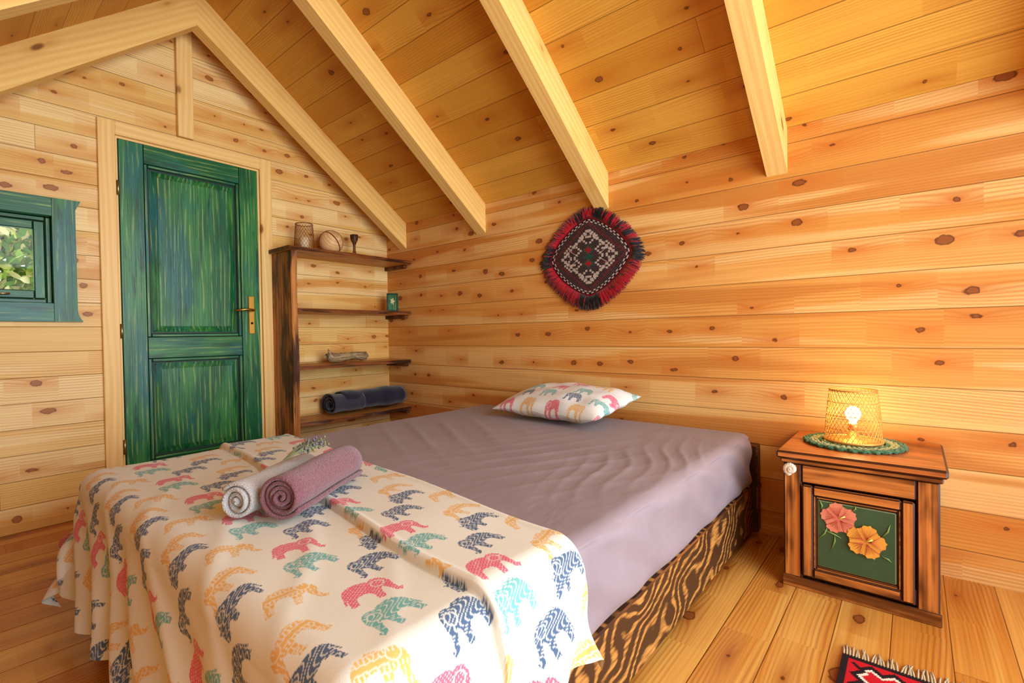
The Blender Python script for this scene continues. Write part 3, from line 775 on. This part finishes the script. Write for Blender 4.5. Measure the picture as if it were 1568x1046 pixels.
tap=grid_obj('t',[(P,Ct)],M_tap)
Fr_r=cloth_mat('fringe_red',(206,26,44),(150,10,24));Fr_k=cloth_mat('fringe_black',(34,26,28),(16,12,14))
mb=MB('tf')
for k in range(1300):
    a_=2*math.pi*k/1300; c_,s_=math.cos(a_),math.sin(a_); b_=1/((abs(c_)/TA)**pw+(abs(s_)/TB)**pw)**(1/pw)
    deg=(math.degrees(a_))%360
    isred=(110<deg<162) or (188<deg<254) or (288<deg<352) or (8<deg<64 and int(deg/7)%2==0) or (84<deg<98)
    if random.random()<.10: isred=not isred
    L=random.uniform(.05,.082); aa=a_+random.uniform(-.22,.22)
    p=Vector((1.96+b_*c_*.985,-.010,1.395+b_*s_*.985)); q=p+Vector((L*math.cos(aa),random.uniform(-.010,.002),L*math.sin(aa)-.012))
    mb.tube([p,(p+q)/2+Vector((0,-.006,.002)),q],[.0026,.0032,.0018],Fr_r if isred else Fr_k,4)
tf=mb.done()
join([tap,tf],'wall_tapestry')

# ------------------------------------------------------------ rug
rx0,rx1,ry0,ry1=3.255,3.90,-2.05,-.79
X,Y=np.meshgrid(np.linspace(rx0,rx1,300),np.linspace(ry0,ry1,560),indexing='ij')
red2=np.array(lin((190,28,36)));bk=np.array(lin((40,26,28)));wh=np.array(lin((228,214,194)));
Cr=np.ones(X.shape+(1,))*red2
def pr(m,c):
    global Cr
    Cr=np.where(m[...,None],c,Cr)
ex_=np.minimum(X-rx0,rx1-X); ey_=np.minimum(Y-ry0,ry1-Y); ed=np.minimum(ex_,ey_)
al_=np.where(ex_<ey_,Y,X)
tri=np.round(np.abs(((al_/.05)%1)-.5)*2*5)/5
pr(ed<.016,bk)
pr((ed>.022+.022*tri)&(ed<.040+.022*tri),bk); pr((ed>.040+.022*tri)&(ed<.050+.022*tri),wh)
q2=np.abs(np.round((((X/.2)%1)-.5)*20)/20)+np.abs(np.round((((Y/.2)%1)-.5)*20)/20)
pr((ed>.10)&(q2>.3)&(q2<.4),bk); pr((ed>.10)&(q2<.18),wh); pr((ed>.10)&(q2<.1),bk); pr((ed>.10)&(q2>.42)&(q2<.47),wh)
M_rug=vcol_mat('rug_wool',.95,.6,400,0.0)
rug=grid_obj('rg',[(np.stack([X,Y,.009+.001*wob(X,Y,3,12)],-1),Cr)],M_rug)
M_fr=cloth_mat('rug_fringe_cream',(226,212,180),(180,160,120))
mb=MB('rf'); mb.box((rx0,ry0,.0),(rx1,ry1,.0065),M_fr)
for yy_,sg_ in ((ry1,1),(ry0,-1)):
    for k in range(90):
        x_=rx0+(rx1-rx0)*(k+.5)/90; L=random.uniform(.045,.065); dx_=random.uniform(-.012,.012)
        mb.tube([(x_,yy_-.004*sg_,.007),(x_+dx_*.4,yy_+sg_*L*.5,.006),(x_+dx_,yy_+sg_*L,.003)],[.0026,.0028,.0016],M_fr,4)
rf=mb.done(); join([rug,rf],'rug')

# ------------------------------------------------------------ lights
def area(name,loc,rot,sx,sy,p,c=(1,1,1)):
    l=bpy.data.lights.new(name,'AREA'); l.shape='RECTANGLE'; l.size=sx;l.size_y=sy;l.energy=p;l.color=c
    l.spread=math.radians(135)
    o=bpy.data.objects.new(name,l); o.location=loc;o.rotation_euler=rot; SC.collection.objects.link(o)
area('daylight_east_window',(XE-.02,(EY0+EY1)/2,(EZ0+EZ1)/2),(0,math.radians(90),0),EZ1-EZ0,EY1-EY0,52,(.84,.93,1))
area('added_gable_fill',(XE-.02,(GY0+GY1)/2,(GZ0+GZ1)/2),(0,math.radians(90),0),GZ1-GZ0,GY1-GY0,25,(.88,.95,1))  # added fill light, unseen, brightens the west wall and ceiling
l=bpy.data.lights.new('bulb_light','POINT'); l.energy=12; l.color=(1,.58,.20); l.shadow_soft_size=.03
o=bpy.data.objects.new('bulb_light',l); o.location=(3.235,-.20,H+.006+.118); SC.collection.objects.link(o)
w=bpy.data.worlds.new('World'); SC.world=w; w.use_nodes=True
bg=w.node_tree.nodes['Background']; bg.inputs[0].default_value=(.84,.93,1,1); bg.inputs[1].default_value=2.0

# ------------------------------------------------------------ camera
cam=bpy.data.cameras.new('camera'); cam.sensor_width=36; cam.lens=739/1568*36; cam.clip_start=.02
co=bpy.data.objects.new('camera',cam); SC.collection.objects.link(co)
f=Vector((-.640,.768,0)).normalized(); r=Vector((f.y,-f.x,0)); up=Vector((0,0,1))
p=math.radians(.85); f2=(f*math.cos(p)-up*math.sin(p)); u2=r.cross(f2)
ro=math.radians(.85); r3=r*math.cos(ro)-u2*math.sin(ro); u3=r3.cross(f2)
Mx=Matrix((( r3.x,u3.x,-f2.x,3.417),(r3.y,u3.y,-f2.y,-2.469),(r3.z,u3.z,-f2.z,.95),(0,0,0,1)))
co.matrix_world=Mx
SC.camera=co
try:
    SC.view_settings.view_transform='Standard'; SC.view_settings.look='None'
except Exception as e: print(e)
